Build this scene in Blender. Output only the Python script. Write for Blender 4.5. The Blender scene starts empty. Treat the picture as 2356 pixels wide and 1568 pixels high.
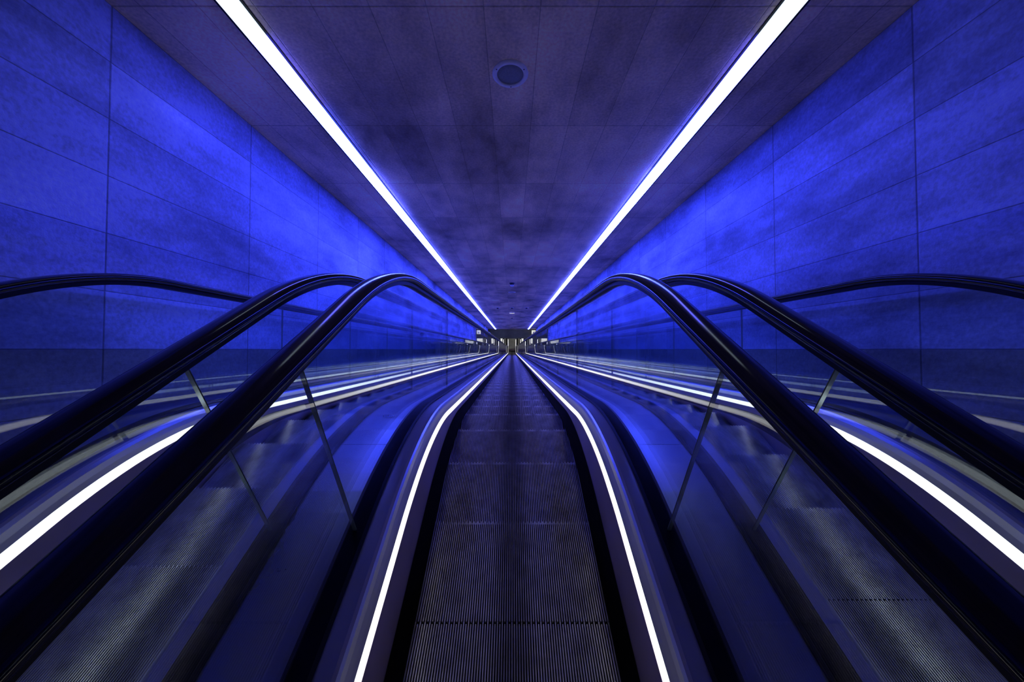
import bpy, bmesh, math, random
from mathutils import Vector, Matrix
random.seed(7)
C30, S30 = math.cos(math.radians(30)), math.sin(math.radians(30))
sc = bpy.context.scene
col = sc.collection

# ------------------------------------------------------------------ camera, world, exposure
cam_data = bpy.data.cameras.new('camera')
cam_data.sensor_width = 36.0
cam_data.lens = 820.0 / 2356.0 * 36.0
cam_data.clip_start = 0.02
cam_data.clip_end = 200
cam = bpy.data.objects.new('camera', cam_data)
cam.location = (0, 0, 0)
cam.rotation_euler = (math.radians(90 - 28.67), 0, 0)
col.objects.link(cam)
sc.camera = cam

world = bpy.data.worlds.new('world')
sc.world = world
world.use_nodes = True
world.node_tree.nodes['Background'].inputs[0].default_value = (0.01, 0.012, 0.03, 1)
world.node_tree.nodes['Background'].inputs[1].default_value = 0.0

sc.view_settings.view_transform = 'Standard'
sc.view_settings.look = 'None'
sc.view_settings.gamma = 1
sc.view_settings.exposure = -0.3
sc.view_settings.use_curve_mapping = False
sc.cycles.use_denoising = True
sc.cycles.max_bounces = 10
sc.cycles.diffuse_bounces = 4
sc.cycles.glossy_bounces = 6
sc.cycles.transparent_max_bounces = 32
sc.cycles.sample_clamp_indirect = 6.0

CEIL_EMIT = ((0.055, 0.08, 1.0), 66.0)     # the two blue-white ceiling lines
STRIP_EMIT = ((1.0, 0.97, 0.95), 2.8)     # light lines along the skirts

# ------------------------------------------------------------------ materials
def mat(name):
    m = bpy.data.materials.new(name)
    m.use_nodes = True
    nt = m.node_tree
    return m, nt, nt.nodes['Principled BSDF']

def simple(name, color, rough=0.5, metal=0.0, noise=0.0, nscale=20.0, spec=0.5, bump=0.0, bscale=200.0, stretch=None, rvar=0.0):
    m, nt, b = mat(name)
    b.inputs['Base Color'].default_value = (*color, 1)
    b.inputs['Roughness'].default_value = rough
    b.inputs['Metallic'].default_value = metal
    b.inputs['Specular IOR Level'].default_value = spec
    tc = nt.nodes.new('ShaderNodeTexCoord')
    mp = nt.nodes.new('ShaderNodeMapping')
    nt.links.new(tc.outputs['Object'], mp.inputs[0])
    if stretch:
        mp.inputs['Scale'].default_value = stretch
    if noise or rvar:
        n = nt.nodes.new('ShaderNodeTexNoise')
        n.inputs['Scale'].default_value = nscale
        n.inputs['Detail'].default_value = 6
        nt.links.new(mp.outputs[0], n.inputs['Vector'])
        if noise:
            r = nt.nodes.new('ShaderNodeMapRange')
            r.inputs[1].default_value, r.inputs[2].default_value = 0.3, 0.7
            r.inputs[3].default_value, r.inputs[4].default_value = 1 - noise, 1 + noise
            nt.links.new(n.outputs[0], r.inputs[0])
            mx = nt.nodes.new('ShaderNodeVectorMath')
            mx.operation = 'SCALE'
            mx.inputs[0].default_value = color
            nt.links.new(r.outputs[0], mx.inputs['Scale'])
            nt.links.new(mx.outputs[0], b.inputs['Base Color'])
        if rvar:
            r = nt.nodes.new('ShaderNodeMapRange')
            r.inputs[1].default_value, r.inputs[2].default_value = 0.3, 0.7
            r.inputs[3].default_value, r.inputs[4].default_value = rough * (1 - rvar), rough * (1 + rvar)
            nt.links.new(n.outputs[0], r.inputs[0])
            nt.links.new(r.outputs[0], b.inputs['Roughness'])
    if bump:
        n2 = nt.nodes.new('ShaderNodeTexNoise')
        n2.inputs['Scale'].default_value = bscale
        n2.inputs['Detail'].default_value = 3
        nt.links.new(mp.outputs[0], n2.inputs['Vector'])
        bp = nt.nodes.new('ShaderNodeBump')
        bp.inputs['Strength'].default_value = bump
        bp.inputs['Distance'].default_value = 0.003
        nt.links.new(n2.outputs[0], bp.inputs['Height'])
        nt.links.new(bp.outputs[0], b.inputs['Normal'])
    return m

def emission(name, color, strength):
    m = bpy.data.materials.new(name)
    m.use_nodes = True
    nt = m.node_tree
    nt.nodes.remove(nt.nodes['Principled BSDF'])
    e = nt.nodes.new('ShaderNodeEmission')
    e.inputs[0].default_value = (*color, 1)
    e.inputs[1].default_value = strength
    nt.links.new(e.outputs[0], nt.nodes['Material Output'].inputs[0])
    return m

def panelled(name, color, axes, p0, p1, rough, vary, fleck, bump, joint_dark=0.35, plinth=None):
    """cast concrete / panel cladding: joints on a grid in object space (axes i,j; offset,pitch)"""
    m, nt, b = mat(name)
    N, L = nt.nodes, nt.links
    tc = N.new('ShaderNodeTexCoord')
    sp = N.new('ShaderNodeSeparateXYZ')
    L.new(tc.outputs['Object'], sp.inputs[0])
    def math_(op, a, bb=None, c=None):
        n = N.new('ShaderNodeMath'); n.operation = op
        for k, v in enumerate((a, bb, c)):
            if v is None: continue
            if isinstance(v, (int, float)): n.inputs[k].default_value = v
            else: L.new(v, n.inputs[k])
        return n.outputs[0]
    cells, lines = [], []
    for ax, (off, pitch), w in ((axes[0], p0, 0.007), (axes[1], p1, 0.004)):
        u = math_('DIVIDE', math_('SUBTRACT', sp.outputs[ax], off), pitch)
        cells.append(math_('FLOOR', u))
        d = math_('ABSOLUTE', math_('SUBTRACT', math_('FRACT', math_('ADD', u, 0.5)), 0.5))
        d = math_('MULTIPLY', d, pitch)
        lines.append(math_('SMOOTH_MIN', math_('DIVIDE', d, w), 1.0, 0.0))
    cb = N.new('ShaderNodeCombineXYZ')
    L.new(cells[0], cb.inputs[0]); L.new(cells[1], cb.inputs[1])
    wn = N.new('ShaderNodeTexWhiteNoise'); wn.noise_dimensions = '2D'
    L.new(cb.outputs[0], wn.inputs['Vector'])
    groove = math_('MULTIPLY', lines[0], lines[1])
    tint = math_('MULTIPLY_ADD', wn.outputs[0], 2 * vary, 1 - vary)
    big = N.new('ShaderNodeTexNoise'); big.inputs['Scale'].default_value = 1.3; big.inputs['Detail'].default_value = 7; big.inputs['Roughness'].default_value = 0.6
    st = N.new('ShaderNodeMapping'); st.inputs['Scale'].default_value = (1, 0.55, 1.5)
    L.new(tc.outputs['Object'], st.inputs[0]); L.new(st.outputs[0], big.inputs['Vector'])
    bigv = math_('MAXIMUM', math_('MULTIPLY_ADD', big.outputs[0], 3.3, -0.65), 0.25)
    fine = N.new('ShaderNodeTexNoise'); fine.inputs['Scale'].default_value = 55; fine.inputs['Detail'].default_value = 4
    L.new(tc.outputs['Object'], fine.inputs['Vector'])
    finev = math_('MULTIPLY_ADD', fine.outputs[0], fleck, 1 - fleck * 0.5)
    f = math_('MULTIPLY', math_('MULTIPLY', tint, bigv), finev)
    f = math_('MULTIPLY', f, math_('MULTIPLY_ADD', groove, 1 - joint_dark, joint_dark))
    mx = N.new('ShaderNodeVectorMath'); mx.operation = 'SCALE'
    mx.inputs[0].default_value = color
    L.new(f, mx.inputs['Scale'])
    out = mx.outputs[0]
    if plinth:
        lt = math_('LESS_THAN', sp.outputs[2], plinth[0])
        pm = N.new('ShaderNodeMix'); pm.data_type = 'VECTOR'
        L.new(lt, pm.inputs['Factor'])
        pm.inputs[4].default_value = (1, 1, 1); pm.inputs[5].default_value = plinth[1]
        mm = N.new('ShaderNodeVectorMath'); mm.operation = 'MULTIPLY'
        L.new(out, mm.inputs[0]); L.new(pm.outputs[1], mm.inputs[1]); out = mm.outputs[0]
    L.new(out, b.inputs['Base Color'])
    b.inputs['Roughness'].default_value = rough
    bp = N.new('ShaderNodeBump'); bp.inputs['Strength'].default_value = bump; bp.inputs['Distance'].default_value = 0.004
    L.new(math_('ADD', math_('MULTIPLY', groove, 1.0), math_('MULTIPLY', fine.outputs[0], 0.9)), bp.inputs['Height'])
    L.new(bp.outputs[0], b.inputs['Normal'])
    return m

def glass_mat():
    m = bpy.data.materials.new('balustrade_glass')
    m.use_nodes = True
    nt = m.node_tree; N, L = nt.nodes, nt.links
    N.remove(N['Principled BSDF'])
    lw = N.new('ShaderNodeLayerWeight'); lw.inputs['Blend'].default_value = 0.5
    pw = N.new('ShaderNodeMath'); pw.operation = 'POWER'; pw.inputs[1].default_value = 4.2
    L.new(lw.outputs['Facing'], pw.inputs[0])
    ma = N.new('ShaderNodeMath'); ma.operation = 'MULTIPLY_ADD'; ma.inputs[1].default_value = 0.94; ma.inputs[2].default_value = 0.032
    L.new(pw.outputs[0], ma.inputs[0])
    tr = N.new('ShaderNodeBsdfTransparent'); tr.inputs[0].default_value = (0.86, 0.91, 0.93, 1)
    gl = N.new('ShaderNodeBsdfGlossy'); gl.inputs[0].default_value = (0.95, 0.96, 1, 1); gl.inputs['Roughness'].default_value = 0.0
    mx = N.new('ShaderNodeMixShader')
    L.new(ma.outputs[0], mx.inputs[0]); L.new(tr.outputs[0], mx.inputs[1]); L.new(gl.outputs[0], mx.inputs[2])
    L.new(mx.outputs[0], N['Material Output'].inputs[0])
    return m

M = {}
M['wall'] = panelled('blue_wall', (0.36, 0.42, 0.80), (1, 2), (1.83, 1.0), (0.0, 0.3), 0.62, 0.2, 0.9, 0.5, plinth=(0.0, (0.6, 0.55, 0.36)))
M['ceiling'] = panelled('grey_ceiling', (0.80, 0.62, 0.44), (1, 0), (1.83, 1.0), (0.15, 0.3), 0.8, 0.14, 0.9, 0.5, 0.55)
M['concrete'] = simple('dark_concrete', (0.19, 0.19, 0.175), 0.8, noise=0.3, nscale=1.5, bump=0.2, bscale=60)
M['black'] = simple('black_rubber', (0.003, 0.003, 0.006), 0.5, spec=0.15, noise=0.2, nscale=30)
M['rail'] = simple('black_handrail', (0.004, 0.004, 0.009), 0.11, spec=0.42, noise=0.2, nscale=8, rvar=0.1)
M['steel'] = simple('brushed_steel', (0.50, 0.52, 0.60), 0.30, 1.0, noise=0.08, nscale=3, rvar=0.1)
M['satin'] = simple('satin_steel', (0.56, 0.57, 0.62), 0.36, 0.82, noise=0.08, nscale=3, rvar=0.08)
M['skirt'] = simple('skirt_steel', (0.42, 0.34, 0.46), 0.38, 0.85, noise=0.12, nscale=5)
M['guide'] = simple('guide_steel', (0.35, 0.35, 0.4), 0.25, 1.0)
M['rib'] = simple('tread_aluminium', (0.95, 0.92, 0.94), 0.26, 0.6, noise=0.25, nscale=14)
def painted_centre_shade(m):
    # dark reflection down the middle of the treads, painted into the rib colour
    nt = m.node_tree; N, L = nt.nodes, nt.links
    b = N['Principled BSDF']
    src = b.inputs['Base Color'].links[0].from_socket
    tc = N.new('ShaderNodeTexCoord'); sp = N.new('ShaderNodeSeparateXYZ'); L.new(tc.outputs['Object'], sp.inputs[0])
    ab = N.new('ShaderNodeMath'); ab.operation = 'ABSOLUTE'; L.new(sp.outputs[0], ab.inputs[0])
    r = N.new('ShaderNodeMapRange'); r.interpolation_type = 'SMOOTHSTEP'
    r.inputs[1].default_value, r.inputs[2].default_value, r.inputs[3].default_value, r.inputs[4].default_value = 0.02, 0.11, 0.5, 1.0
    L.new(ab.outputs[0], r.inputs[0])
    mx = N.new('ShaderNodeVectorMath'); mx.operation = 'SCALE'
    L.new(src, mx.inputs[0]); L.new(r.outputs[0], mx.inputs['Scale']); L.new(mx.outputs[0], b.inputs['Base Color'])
painted_centre_shade(M['rib'])
M['groove'] = simple('tread_groove', (0.004, 0.004, 0.007), 0.7, noise=0.2, nscale=10)
M['brush'] = simple('skirt_brush', (0.002, 0.002, 0.003), 0.9, spec=0.05, noise=0.3, nscale=60, bump=0.6, bscale=500)
M['glass'] = glass_mat()
M['edge'] = simple('glass_joint_seal', (0.06, 0.07, 0.09), 0.3)
M['edge_bright'] = simple('glass_polished_edge', (0.5, 0.6, 0.62), 0.15, 0.6)
M['lamp'] = emission('ceiling_line_light', *CEIL_EMIT)
M['lamp_dim'] = emission('ceiling_line_light_dim', (0.62, 0.75, 1.0), 2.0)
M['lamp_mid'] = emission('ceiling_line_light_mid', (0.10, 0.105, 1.0), CEIL_EMIT[1] * 0.26)
M['lamp_most'] = emission('ceiling_line_light_most', CEIL_EMIT[0], CEIL_EMIT[1] * 0.55)
M['strip'] = emission('skirt_line_light', *STRIP_EMIT)
M['white'] = simple('white_painted_metal', (0.85, 0.84, 0.85), 0.45, noise=0.06, nscale=30)
M['grille'] = simple('speaker_mesh', (0.3, 0.33, 0.33), 0.6, noise=0.1, nscale=90, bump=0.5, bscale=900)
M['dark'] = simple('dark_plastic', (0.015, 0.015, 0.03), 0.5, noise=0.2, nscale=20)
M['backlit'] = emission('backlit_white', (1.0, 1.0, 0.96), 0.95)
M['floor_top'] = simple('stone_floor', (0.06, 0.06, 0.07), 0.5, noise=0.2, nscale=4)
M['floor_hall'] = simple('hall_floor', (0.35, 0.35, 0.34), 0.45, noise=0.2, nscale=2)
M['lens'] = simple('detector_lens', (0.85, 0.85, 0.9), 0.3, noise=0.03, nscale=20)

# ------------------------------------------------------------------ helpers
def tag(o, label=None, cat=None, group=None, kind=None):
    if label: o['label'] = label
    if cat: o['category'] = cat
    if group: o['group'] = group
    if kind: o['kind'] = kind
    return o

def link(name, me, material, parent=None):
    me.materials.clear()
    for m_ in (material if isinstance(material, (list, tuple)) else [material]):
        me.materials.append(m_)
    o = bpy.data.objects.new(name, me)
    col.objects.link(o)
    if parent: o.parent = parent
    return o

def from_bm(name, bm, material, parent=None, smooth=False):
    bmesh.ops.recalc_face_normals(bm, faces=bm.faces)
    me = bpy.data.meshes.new(name)
    bm.to_mesh(me); bm.free()
    if smooth:
        for p in me.polygons: p.use_smooth = True
    return link(name, me, material, parent)

def empty(name, loc=(0, 0, 0), rot=(0, 0, 0)):
    o = bpy.data.objects.new(name, None)
    o.location = loc; o.rotation_euler = rot
    o.empty_display_size = 0.2
    col.objects.link(o)
    return o

def bx(bm, x0, x1, y0, y1, z0, z1, mi=0):
    v = [bm.verts.new(p) for p in ((x0, y0, z0), (x1, y0, z0), (x1, y1, z0), (x0, y1, z0), (x0, y0, z1), (x1, y0, z1), (x1, y1, z1), (x0, y1, z1))]
    for f in ((0, 3, 2, 1), (4, 5, 6, 7), (0, 1, 5, 4), (1, 2, 6, 5), (2, 3, 7, 6), (3, 0, 4, 7)):
        bm.faces.new([v[i] for i in f]).material_index = mi

def box(name, x0, x1, y0, y1, z0, z1, material, parent=None, bevel=0.0, cuts=None):
    bm = bmesh.new()
    if cuts:
        n = cuts
        for k in range(n):
            bx(bm, x0, x1, y0 + (y1 - y0) * k / n, y0 + (y1 - y0) * (k + 1) / n, z0, z1)
        bmesh.ops.remove_doubles(bm, verts=bm.verts, dist=1e-5)
    else:
        bx(bm, x0, x1, y0, y1, z0, z1)
    if bevel:
        bmesh.ops.bevel(bm, geom=bm.edges[:], offset=bevel, segments=2, affect='EDGES', profile=0.6)
    return from_bm(name, bm, material, parent)

def lathe(name, prof, material, parent=None, seg=40, smooth=True):
    """prof: list of (r, z) along local z"""
    bm = bmesh.new()
    rings = []
    for r, z in prof:
        if r < 1e-6:
            rings.append([bm.verts.new((0, 0, z))])
        else:
            rings.append([bm.verts.new((r * math.cos(2 * math.pi * k / seg), r * math.sin(2 * math.pi * k / seg), z)) for k in range(seg)])
    for a, b in zip(rings, rings[1:]):
        for k in range(seg):
            k2 = (k + 1) % seg
            if len(a) == 1: bm.faces.new((a[0], b[k], b[k2]))
            elif len(b) == 1: bm.faces.new((a[k], a[k2], b[0]))
            else: bm.faces.new((a[k], a[k2], b[k2], b[k]))
    return from_bm(name, bm, material, parent, smooth)

# ---- long profile shared by everything that runs along an escalator
DROP = 17.893            # height between the upper and the lower landing
Y_TOP, Y_BOT = -0.75, 33.75

def long_path(z, D, R, y0=Y_TOP, y1=Y_BOT, Rb=2.2):
    """polyline (Y,Z): level at z, arc, 30 degree slope at distance D under the eye line, arc, level"""
    pts = [(y0, z)]
    t15 = math.tan(math.radians(15))
    Yc = (-D / C30 - z) / (S30 / C30)              # where level and slope meet
    t = R * t15
    n = 18
    for k in range(n + 1):
        a = math.radians(30) * k / n
        pts.append((Yc - t + R * math.sin(a), z - R + R * math.cos(a)))
    zb = z - DROP
    Yb = (-D / C30 - zb) / (S30 / C30)
    tb = Rb * t15
    n = 6
    ya, za = Yb - tb * C30, zb + tb * S30
    for k in range(n + 1):
        a = math.radians(30) * (1 - k / n)
        # concave arc, centre above
        pts.append((Yb + tb - Rb * math.sin(a), zb + Rb - Rb * math.cos(a)))
    pts.append((y1, zb))
    return pts

def key(p, kind):
    return p[0] if kind == 'Y' else p[0] * C30 - p[1] * S30

def sub_path(path, a, b, step=None):
    """cut a polyline between a=('Y'|'s',value) and b"""
    def cut(pts, lim, keep_after):
        kind, v = lim
        out = []
        for p, q in zip(pts, pts[1:]):
            kp, kq = key(p, kind), key(q, kind)
            ip, iq = (kp >= v, kq >= v) if keep_after else (kp <= v, kq <= v)
            if ip and not out: out.append(p)
            if ip != iq:
                f = (v - kp) / (kq - kp)
                out.append((p[0] + (q[0] - p[0]) * f, p[1] + (q[1] - p[1]) * f))
            if iq: out.append(q)
        return out
    r = path
    if a: r = cut(r, a, True)
    if b: r = cut(r, b, False)
    return r

def resample(pts, n):
    ds = [0.0]
    for p, q in zip(pts, pts[1:]):
        ds.append(ds[-1] + math.hypot(q[0] - p[0], q[1] - p[1]))
    tot = ds[-1]; out = []; j = 0
    for k in range(n):
        d = tot * k / (n - 1)
        while j < len(ds) - 2 and ds[j + 1] < d: j += 1
        L = ds[j + 1] - ds[j]
        f = 0 if L < 1e-9 else min(1, max(0, (d - ds[j]) / L))
        out.append((pts[j][0] + (pts[j + 1][0] - pts[j][0]) * f, pts[j][1] + (pts[j + 1][1] - pts[j][1]) * f))
    return out

def sweep(name, corners, sgn, material, parent=None, a=None, b=None, n=None, smooth=False, extend=None):
    """closed cross-section; corners = (X, z_level, D_slope, R); stations correspond between corner paths.
    n=None keeps the corner points of the full path; otherwise the cut piece is resampled"""
    bm = bmesh.new()
    loops = []
    for X, z, D, R in corners:
        p = long_path(z, D, R)
        if n is not None:
            p = resample(sub_path(p, a, b), n)
        elif extend:
            p = extend(p, z)
        loops.append([bm.verts.new((sgn * X, y, zz)) for y, zz in p])
    m_ = len(loops)
    for i in range(m_):
        j = (i + 1) % m_
        for k in range(len(loops[0]) - 1):
            bm.faces.new((loops[i][k], loops[j][k], loops[j][k + 1], loops[i][k + 1]))
    bm.faces.new([l[0] for l in loops]); bm.faces.new([l[-1] for l in reversed(loops)])
    return from_bm(name, bm, material, parent, smooth)

# ------------------------------------------------------------------ the shell (local frame of the slope: x, s, n)
ROT = (math.radians(-30), 0, 0)
def struct(name, *args, **kw):
    o = box(name, *args, **kw)
    return tag(o, kind='structure')

XW, HC = 2.10, 1.80
w = struct('wall_left', -2.35, -XW, -3.5, 31.0, -3.2, HC + 0.2, M['wall']); w.rotation_euler = ROT
w = struct('wall_right', XW, 2.35, -3.5, 31.0, -3.2, HC + 0.2, M['wall']); w.rotation_euler = ROT
bmc = bmesh.new()
XL, LW = 1.458, 0.105
SL0, SL1 = 1.5, 31.7
sl = LW / 2 + 0.016
# ceiling slab with two slots that hold the light lines
for x0, x1 in ((-2.1, -XL - sl), (-XL + sl, XL - sl), (XL + sl, 2.1)):
    bx(bmc, x0, x1, -1.6, 32.1, HC, HC + 0.2)
for sg in (-1, 1):
    bx(bmc, sg * XL - sl, sg * XL + sl, -1.6, SL0 - 0.02, HC, HC + 0.2)
    bx(bmc, sg * XL - sl, sg * XL + sl, SL1 + 0.02, 32.1, HC, HC + 0.2)
c = from_bm('ceiling', bmc, M['ceiling']); c.rotation_euler = ROT; tag(c, kind='structure')

struct('ceiling', -2.35, 2.35, -4.0, -0.3, 2.44, 2.64, M['concrete'])
struct('wall_back', -2.6, 2.6, -4.2, -4.0, -1.9, 2.7, M['concrete'])
struct('floor', -2.35, 2.35, -4.0, -0.35, -1.75, -1.553, M['floor_top'])
# lower hall
ZH = -1.553 - DROP
struct('floor', -7.0, 7.0, 33.75, 46.0, ZH - 0.3, ZH, M['floor_hall'])
M['soffit'] = simple('soffit_concrete', (0.26, 0.24, 0.05), 0.8, noise=0.3, nscale=1.5)
struct('trim_1', -7.0, 7.0, 28.72, 29.1, -15.44, -14.45, M['soffit'])
struct('ceiling', -7.0, 7.0, 29.1, 46.0, -15.45, -15.25, M['concrete'])
struct('wall_hall', -7.0, 7.0, 46.0, 46.2, ZH - 0.3, -15.4, M['concrete'])
struct('wall_hall_left', -7.2, -7.0, 27.0, 46.0, ZH - 0.3, -13.5, M['concrete'])
struct('wall_hall_right', 7.0, 7.2, 27.0, 46.0, ZH - 0.3, -13.5, M['concrete'])
struct('floor', -7.0, -2.1, 27.0, 33.75, ZH - 0.3, ZH, M['floor_hall'])
struct('floor', 2.1, 7.0, 27.0, 33.75, ZH - 0.3, ZH, M['floor_hall'])
struct('trim_2', -7.0, -2.1, 27.6, 27.9, -15.6, -12.9, M['soffit'])
struct('trim_3', 2.1, 7.0, 27.6, 27.9, -15.6, -12.9, M['soffit'])

# ------------------------------------------------------------------ ceiling light lines
for sg, side in ((-1, 'left'), (1, 'right')):
    t = empty('linear_light', rot=ROT)
    t.location = Matrix.Rotation(math.radians(-30), 3, 'X') @ Vector((sg * XL, 1.5, HC))
    tag(t, 'long white light line recessed in the ceiling, running down its %s side' % side, 'light', 'light lines of the ceiling')
    bm = bmesh.new()
    L_ = SL1 - SL0
    lip = {-1: -0.004, 1: -0.004}
    lip[sg] = -0.019                       # deeper lip on the wall side
    bx(bm, -sl + 0.001, -LW / 2, 0, L_, lip[-1], 0.05)
    bx(bm, LW / 2, sl - 0.001, 0, L_, lip[1], 0.05)
    bx(bm, -LW / 2, LW / 2, 0, L_, 0.03, 0.05)
    from_bm('housing', bm, M['black'], t)
    # the tubes are dimmer towards the upper landing
    d0 = 0.0
    for d1, mt in ((0.5, M['lamp_dim']), (1.1, M['lamp_mid']), (2.0, M['lamp_most']), (L_, M['lamp'])):
        box('diffuser', -LW / 2, LW / 2, d0 + 0.001, d1 - 0.001, -0.022, 0.02, mt, t, cuts=max(2, int((d1 - d0) * 2)))
        d0 = d1

# ------------------------------------------------------------------ escalators
ESC_C = 1.32
R1 = 1.9
def step_mesh():
    bm = bmesh.new()
    hw = 0.390
    pitch = 2 * hw / 87
    bx(bm, -hw, hw, -0.403, -0.008, -0.03, -0.010, 1)            # groove floor
    for k in range(87):
        x = -hw + pitch * (k + 0.5)
        y1 = 0.0 if k % 2 else -0.007
        bx(bm, x - 0.0019, x + 0.0019, -0.403, y1, -0.0125, 0.0, 0)
    # curved riser with end cheeks
    prof = [(-0.012, -0.012), (-0.02, -0.06), (-0.034, -0.11), (-0.054, -0.16), (-0.085, -0.21), (-0.115, -0.235)]
    v = []
    for y, z in prof:
        v.append([bm.verts.new((sx * hw, y - d, z)) for sx in (-1, 1) for d in (0, 0.012)])
    for a, b in zip(v, v[1:]):
        for q in ((0, 2, 2, 0), (1, 3, 3, 1)):
            f = bm.faces.new((a[q[0]], a[q[1]], b[q[2]], b[q[3]])); f.material_index = 1
        f = bm.faces.new((a[0], a[1], b[1], b[0])); f.material_index = 1
        f = bm.faces.new((a[2], a[3], b[3], b[2])); f.material_index = 1
    bmesh.ops.recalc_face_normals(bm, faces=bm.faces)
    me = bpy.data.meshes.new('step')
    bm.to_mesh(me); bm.free()
    return me

NOSE = long_path(-1.553, 0.515, 2.5, 0.0, 33.9, 2.5)
def nose_points(phase, pitch=0.405):
    out = []
    dist = phase; acc = 0.0
    for p, q in zip(NOSE, NOSE[1:]):
        L = math.hypot(q[0] - p[0], q[1] - p[1])
        while dist <= acc + L:
            f = (dist - acc) / L
            out.append((p[0] + (q[0] - p[0]) * f, p[1] + (q[1] - p[1]) * f))
            dist += pitch
        acc += L
    return [p for p in out if p[0] < 33.55]

RZ = -0.440; RD = -0.354; RR = 1.5
RAILR = 0.33
def rail_corner(x, dz):
    return (0.52 + x, RZ + dz, RD - dz, RR + dz)
def rail_extend(p, z):
    """newel turns at both ends"""
    dz = z - RZ
    r = RAILR + dz
    head = []
    for k in range(13):
        a = math.pi * (k / 13.0)          # from the bottom round the back to the top
        head.append((Y_TOP - r * math.sin(a), RZ - RAILR - r * math.cos(a)))
    tail = []
    yb, zb = p[-1][0], RZ - DROP
    for k in range(1, 10):
        a = math.pi * k / 9.0
        tail.append((yb + r * math.sin(a), zb - RAILR + r * math.cos(a)))
    return head + p + tail

def strip_extend(p, z):
    return p

def build_escalator():
    root = empty('escalator')
    # one step first; copies are placed per escalator
    sm = step_mesh()
    for sgn in (-1, 1):
        sweep('skirt_panel', [(0.400, -1.80, 0.85, 2.2), (0.400, -1.249, 0.4145, R1), (0.45, -1.249, 0.4145, R1), (0.45, -1.80, 0.85, 2.2)], sgn, M['skirt'], root)
        sweep('skirt_brush', [(0.399, -1.543, 0.503, 2.3), (0.360, -1.543, 0.503, 2.3), (0.362, -1.526, 0.488, 2.3), (0.399, -1.462, 0.450, 2.1)], sgn, M['brush'], root)
        o = sweep('light_strip', [(0.4005, -1.248, 0.414, R1), (0.405, -1.207, 0.386, R1), (0.440, -1.207, 0.386, R1), (0.440, -1.248, 0.414, R1)], sgn, M['strip'], root, n=90)
        # the light line turns up at the lower newel
        bm = bmesh.new(); bm.from_mesh(o.data)
        zb = -1.24 - DROP
        bx(bm, *sorted((sgn * 0.402, sgn * 0.432)), Y_BOT, Y_BOT + 0.05, zb, zb + 0.86)
        bm.to_mesh(o.data); bm.free()
        o['label'] = 'white light line along the foot of the balustrade'
        dk = [(0.405, -1.206), (0.408, -1.180), (0.413, -1.155), (0.419, -1.140), (0.426, -1.1325), (0.436, -1.1300), (0.482, -1.1295)]
        sweep('inner_deck', [(x, z, 0.3265 + (-1.130 - z) * 0.78, R1) for x, z in dk] + [(0.482, -1.22, 0.40, R1), (0.43, -1.22, 0.40, R1)], sgn, M['satin'], root)
        sweep('glass_channel', [(0.482, -1.24, 0.42, R1), (0.482, -1.122, 0.320, R1), (0.489, -1.115, 0.314, R1), (0.549, -1.115, 0.314, R1), (0.556, -1.122, 0.320, R1), (0.556, -1.24, 0.42, R1)], sgn, M['black'], root)
        # handrail: oval belt, and the steel guide it rides on
        prof = []
        for k in range(20):
            a = 2 * math.pi * k / 20
            cx, sx_ = math.cos(a), math.sin(a)
            prof.append((0.041 * math.copysign(abs(cx) ** 0.8, cx), 0.019 * math.copysign(abs(sx_) ** 0.75, sx_)))
        h = sweep('handrail', [rail_corner(x, z) for x, z in prof], sgn, M['rail'], root, smooth=True, extend=rail_extend)
        sweep('handrail_guide', [rail_corner(x, z) for x, z in ((-0.019, -0.017), (0.019, -0.017), (0.019, -0.034), (-0.019, -0.034))], sgn, M['black'], root, extend=rail_extend)
        # glass, panel by panel
        cuts = [('Y', -0.70), ('Y', 0.735), ('s', 2.85)]
        s = 2.85
        while s < 36.5:
            s += 1.2
            cuts.append(('s', s))
        cuts.append(('Y', 33.7))
        for i in range(len(cuts) - 1):
            a, b = cuts[i], cuts[i + 1]
            g = 0.0018
            a = (a[0], a[1] + g); b = (b[0], b[1] - g)
            n = 20 if i in (1,) or i == 0 else (2 if b[1] < 36.0 and b[0] == 's' else 8)
            zt = rail_corner(0, -0.03)
            cs = [(0.514, -1.13, 0.33, R1), (0.526, -1.13, 0.33, R1), (0.526, zt[1], zt[2], zt[3]), (0.514, zt[1], zt[2], zt[3])]
            o = sweep('glass_panel', cs, sgn, [M['glass'], M['edge_bright']], root, a, b, n)
            nf = len(o.data.polygons)
            o.data.polygons[nf - 1].material_index = 1
            o.data.polygons[nf - 2].material_index = 1
            if i < 26:
                # dark seal in the open joint between two panes
                kind, v = cuts[i + 1]
                cs2 = [(0.5155, -1.13, 0.33, R1), (0.5245, -1.13, 0.33, R1), (0.5245, zt[1], zt[2], zt[3]), (0.5155, zt[1], zt[2], zt[3])]
                sweep('joint_seal', cs2, sgn, M['edge'], root, (kind, v - 0.0016), (kind, v + 0.0016), 2)
        # newel cover at the lower end
        sweep('newel_cover', [(0.44, -1.27, 0.40, R1), (0.50, -1.27, 0.40, R1), (0.50, -0.62, 0.0, R1), (0.44, -0.62, 0.0, R1)], sgn, M['steel'], root, ('Y', 33.45), ('Y', 33.74), 2)
    box('comb_plate', -0.390, 0.390, -0.30, 0.22, -1.5515, -1.541, M['steel'], root)
    box('landing_plate', -0.40, 0.40, -0.75, -0.30, -1.60, -1.541, M['steel'], root)
    box('comb_plate', -0.395, 0.395, 33.35, 33.80, ZH + 0.0005, ZH + 0.012, M['skirt'], root)
    return root, sm

def copy_tree(o, parent=None):
    c_ = o.copy(); col.objects.link(c_); c_.parent = parent
    for ch in list(o.children): copy_tree(ch, c_)
    return c_

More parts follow.
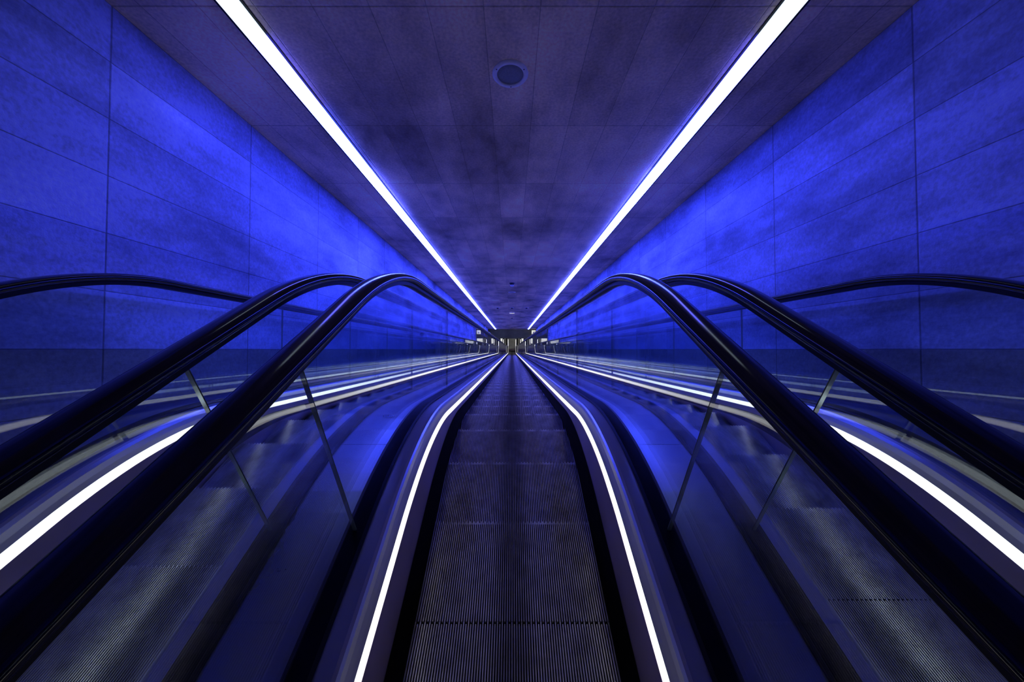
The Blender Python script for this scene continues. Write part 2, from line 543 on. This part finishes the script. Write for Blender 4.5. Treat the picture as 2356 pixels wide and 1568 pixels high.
proto, step_me = build_escalator()
places = [(0.0, 0.258, 'central escalator running straight down between two glass balustrades, nearest the camera'),
          (-ESC_C, 0.057, 'escalator beside the left blue wall, seen through the central glass'),
          (ESC_C, 0.335, 'escalator beside the right blue wall, seen through the central glass')]
roots = [proto] + [copy_tree(proto) for _ in places[1:]]
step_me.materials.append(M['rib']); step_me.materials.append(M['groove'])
for r, (x, ph, lab) in zip(roots, places):
    r.location = (x, 0, 0)
    tag(r, lab, 'escalator', 'escalators side by side')
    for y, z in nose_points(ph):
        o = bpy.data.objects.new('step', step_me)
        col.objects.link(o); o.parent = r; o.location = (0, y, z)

# ------------------------------------------------------------------ deck covers between the balustrades
def deck(x0, x1, label):
    sgn = 1 if x0 > 0 else -1
    a_, b_ = sorted((abs(x0), abs(x1)))
    root = empty('deck_cover', loc=((x0 + x1) / 2, 0, -1.2))
    off = Vector(root.location)
    cuts = [('Y', Y_TOP), ('Y', 1.175)]
    s = 4.3
    while s < 34.5:
        cuts.append(('s', s)); s += 2.4
    cuts.append(('Y', 33.74))
    for i in range(len(cuts) - 1):
        a, b = cuts[i], cuts[i + 1]
        a = (a[0], a[1] + 0.0012); b = (b[0], b[1] - 0.0012)
        n = 22 if i in (0, 1) else (2 if i < len(cuts) - 2 else 10)
        o = sweep('cover_panel', [(a_ + .001, -1.20, 0.39, R1), (a_ + .001, -1.130, 0.327, R1), (b_ - .001, -1.130, 0.327, R1), (b_ - .001, -1.20, 0.39, R1)], sgn, M['steel'], None, a, b, n)
        o.parent = root
        o.matrix_parent_inverse = Matrix.Translation(-off)
    tag(root, label, 'deck cover', 'metal deck covers along the escalators')
    return root
deck(-0.764, -0.556, 'glossy blue-lit metal deck between the central and left escalators')
deck(0.556, 0.764, 'glossy blue-lit metal deck between the central and right escalators')
deck(-2.098, -1.876, 'dark metal deck filling the gap between left wall and outer glass')
deck(1.876, 2.098, 'dark metal deck filling the gap between right wall and outer glass')

# ------------------------------------------------------------------ things on the ceiling
RM = Matrix.Rotation(math.radians(-30), 3, 'X')
def on_ceiling(name, x, s, label, cat, group=None):
    o = empty(name, loc=RM @ Vector((x, s, HC)), rot=ROT)
    return tag(o, label, cat, group)

def ceiling_speaker(x, s, label, screws=True):
    t = on_ceiling('ceiling_speaker', x, s, label, 'speaker', 'round ceiling speakers')
    r = 0.117
    lathe('ring', [(r - 0.031, 0.004), (r - 0.031, -0.008), (r - 0.027, -0.012), (r - 0.005, -0.010), (r, -0.004), (r, 0.004)], M['white'], t, 56)
    lathe('grille', [(0, -0.0065), (0.05, -0.0062), (r - 0.031, -0.004), (r - 0.031, 0.003), (0, 0.003)], M['grille'], t, 56)
    if screws:
        for a in (150, 30, 272):
            q = lathe('screw', [(0, -0.0135), (0.0035, -0.0135), (0.0042, -0.010), (0, -0.010)], M['dark'], t, 12)
            q.location = ((r - 0.016) * math.cos(math.radians(a)), -(r - 0.016) * math.sin(math.radians(a)), 0)
    return t
ceiling_speaker(-0.011, 2.29, 'large round ceiling speaker, the nearest one, high above the steps')
ceiling_speaker(0.0, 11.2, 'thin round disc on the ceiling just beyond the white domed detector', False)
# domed detector
t = on_ceiling('smoke_detector', 0.0, 9.65, 'dark-collared detector with a bright white dome at mid ceiling', 'detector')
lathe('base', [(0, 0.002), (0.075, 0.002), (0.075, -0.01), (0.06, -0.02), (0.05, -0.055), (0, -0.055)], M['dark'], t, 32)
lathe('dome', [(0.055, -0.055), (0.052, -0.075), (0.035, -0.098), (0, -0.108)], M['lens'], t, 32)
for x, lab in ((-0.62, 'small dark recessed spot, left of a row of three across the ceiling'), (0.0, 'small dark recessed spot, middle of a row of three across the ceiling'), (0.63, 'small dark recessed spot, right of a row of three across the ceiling')):
    t = on_ceiling('ceiling_spot', x, 15.4, lab, 'ceiling spot', 'row of three ceiling spots')
    lathe('rim', [(0.045, 0.002), (0.085, 0.002), (0.085, -0.012), (0.045, -0.012)], M['white'], t, 28)
    lathe('socket', [(0, 0.001), (0.045, 0.001), (0.045, -0.04), (0.03, -0.055), (0, -0.055)], M['dark'], t, 28)
t = on_ceiling('emergency_light', 0.0, 17.4, 'wide low white emergency light beyond the row of ceiling spots', 'light')
box('body', -0.14, 0.14, -0.06, 0.06, -0.035, 0.0, M['white'], t, bevel=0.008)
box('lens', -0.12, 0.12, -0.045, 0.045, -0.048, -0.034, M['backlit'], t, bevel=0.004)
for s, lab in ((20.6, 'tiny sprinkler head under the ceiling past the emergency light'), (29.6, 'farthest tiny sprinkler head near the end of the ceiling')):
    t = on_ceiling('sprinkler', 0.0, s, lab, 'sprinkler', 'sprinkler heads on the centre line')
    lathe('collar', [(0, 0.002), (0.05, 0.002), (0.05, -0.02), (0.02, -0.03), (0, -0.03)], M['dark'], t, 20)
    lathe('head', [(0, -0.03), (0.02, -0.03), (0.028, -0.06), (0.045, -0.07), (0.045, -0.076), (0, -0.076)], M['lens'], t, 20)

# fixtures on the left wall, far down
def on_wall(name, sgn, s, n_, label, cat):
    return tag(empty(name, loc=RM @ Vector((sgn * XW, s, n_)), rot=ROT), label, cat)
t = on_wall('surveillance_camera', -1, 16.0, 0.66, 'dark bulb-shaped camera on a stem low on the far left wall', 'camera')
b_ = lathe('bulb', [(0, 0.10), (0.05, 0.095), (0.085, 0.05), (0.09, 0.0), (0.07, -0.05), (0.045, -0.09), (0.03, -0.12), (0, -0.12)], M['dark'], t, 24)
b_.location = (0.12, 0, 0)
box('bracket', 0.0, 0.15, -0.03, 0.03, -0.40, -0.10, M['dark'], t, bevel=0.008)
t = on_wall('wall_box', -1, 20.0, 0.36, 'rounded dark box with a white label on the far left wall', 'box')
box('housing', 0.0, 0.16, -0.14, 0.14, -0.16, 0.16, M['dark'], t, bevel=0.03)
box('cover', 0.02, 0.14, -0.146, -0.139, -0.05, 0.04, M['lens'], t)
# hanging sign at the end of the right wall
t = tag(empty('hanging_sign', loc=(1.9, 27.9, -14.2)), 'small white backlit sign with a dark bar at the right end of the ceiling', 'sign')
box('panel', -0.17, 0.17, -0.03, 0.03, -0.34, 0.0, M['backlit'], t)
box('figure', -0.05, 0.02, -0.036, -0.029, -0.30, -0.10, M['dark'], t)
box('figure', 0.07, 0.10, -0.036, -0.029, -0.30, -0.04, M['dark'], t)
box('hanger', -0.01, 0.01, -0.01, 0.01, 0.0, 0.05, M['dark'], t)

# ------------------------------------------------------------------ the hall at the foot
def black_post(x, label):
    t = tag(empty('bollard', loc=(x, 34.4, ZH)), label, 'post', 'black posts at the foot of the escalators')
    lathe('shaft', [(0, 0), (0.075, 0), (0.075, 1.93), (0.068, 1.96), (0, 1.96)], M['black'], t, 20)
    lathe('foot', [(0, 0), (0.11, 0), (0.11, 0.02), (0.076, 0.03), (0, 0.03)], M['steel'], t, 20)
    return t
for x, lab in ((-0.93, 'slim black post at the foot, outermost of the left pair'), (-0.58, 'slim black post at the foot, innermost of the left pair'), (0.58, 'slim black post at the foot, innermost of the right pair'), (0.93, 'slim black post at the foot, outermost of the right pair')):
    black_post(x, lab)
for sg, side in ((-1, 'left'), (1, 'right')):
    t = tag(empty('control_cabinet', loc=(sg * 1.55, 34.6, ZH)), 'grey upright cabinet with black edges at the foot of the %s escalator' % side, 'cabinet')
    box('body', -0.18, 0.18, -0.12, 0.12, 0.0, 1.25, M['concrete'], t, bevel=0.01)
    for q in (-1, 1):
        box('edge_post', *sorted((q * 0.18, q * 0.24)), -0.13, 0.13, 0.0, 1.5, M['black'], t)
    box('top_cap', -0.15, 0.15, -0.12, 0.12, 1.25, 1.34, M['lens'], t)
def light_box(x0, x1, label):
    t = tag(empty('light_box', loc=((x0 + x1) / 2, 34.95, ZH)), label, 'light box', 'low light boxes across the hall')
    h = (x1 - x0) / 2
    box('frame', -h, h, -0.1, 0.3, 0.0, 0.08, M['concrete'], t)
    box('panel', -h + 0.02, h - 0.02, -0.11, 0.28, 0.081, 0.66, M['backlit'], t)
light_box(-3.45, -2.25, 'wide low white light box on the hall floor, far left')
light_box(-1.28, -1.06, 'short low white light box on the hall floor, left of centre')
light_box(1.06, 1.28, 'short low white light box on the hall floor, right of centre')
light_box(2.25, 3.25, 'wide low white light box on the hall floor, far right')
# two unseen lamps added under the hall ceiling to light the hall
for x in (-2.5, 2.5):
    t = tag(empty('added_hall_lamp', loc=(x, 37.0, -15.46)), 'added unseen lamp panel in the ceiling of the lower hall, %s side' % ('left' if x < 0 else 'right'), 'lamp')
    box('frame', -0.65, 0.65, -0.35, 0.35, -0.03, 0.009, M['white'], t)  # frame of the added unseen lamp
    box('panel', -0.6, 0.6, -0.3, 0.3, -0.045, -0.0301, emission('hall_fill_emission', (1, 0.98, 0.95), 14.0), t)  # glowing panel of the added unseen lamp
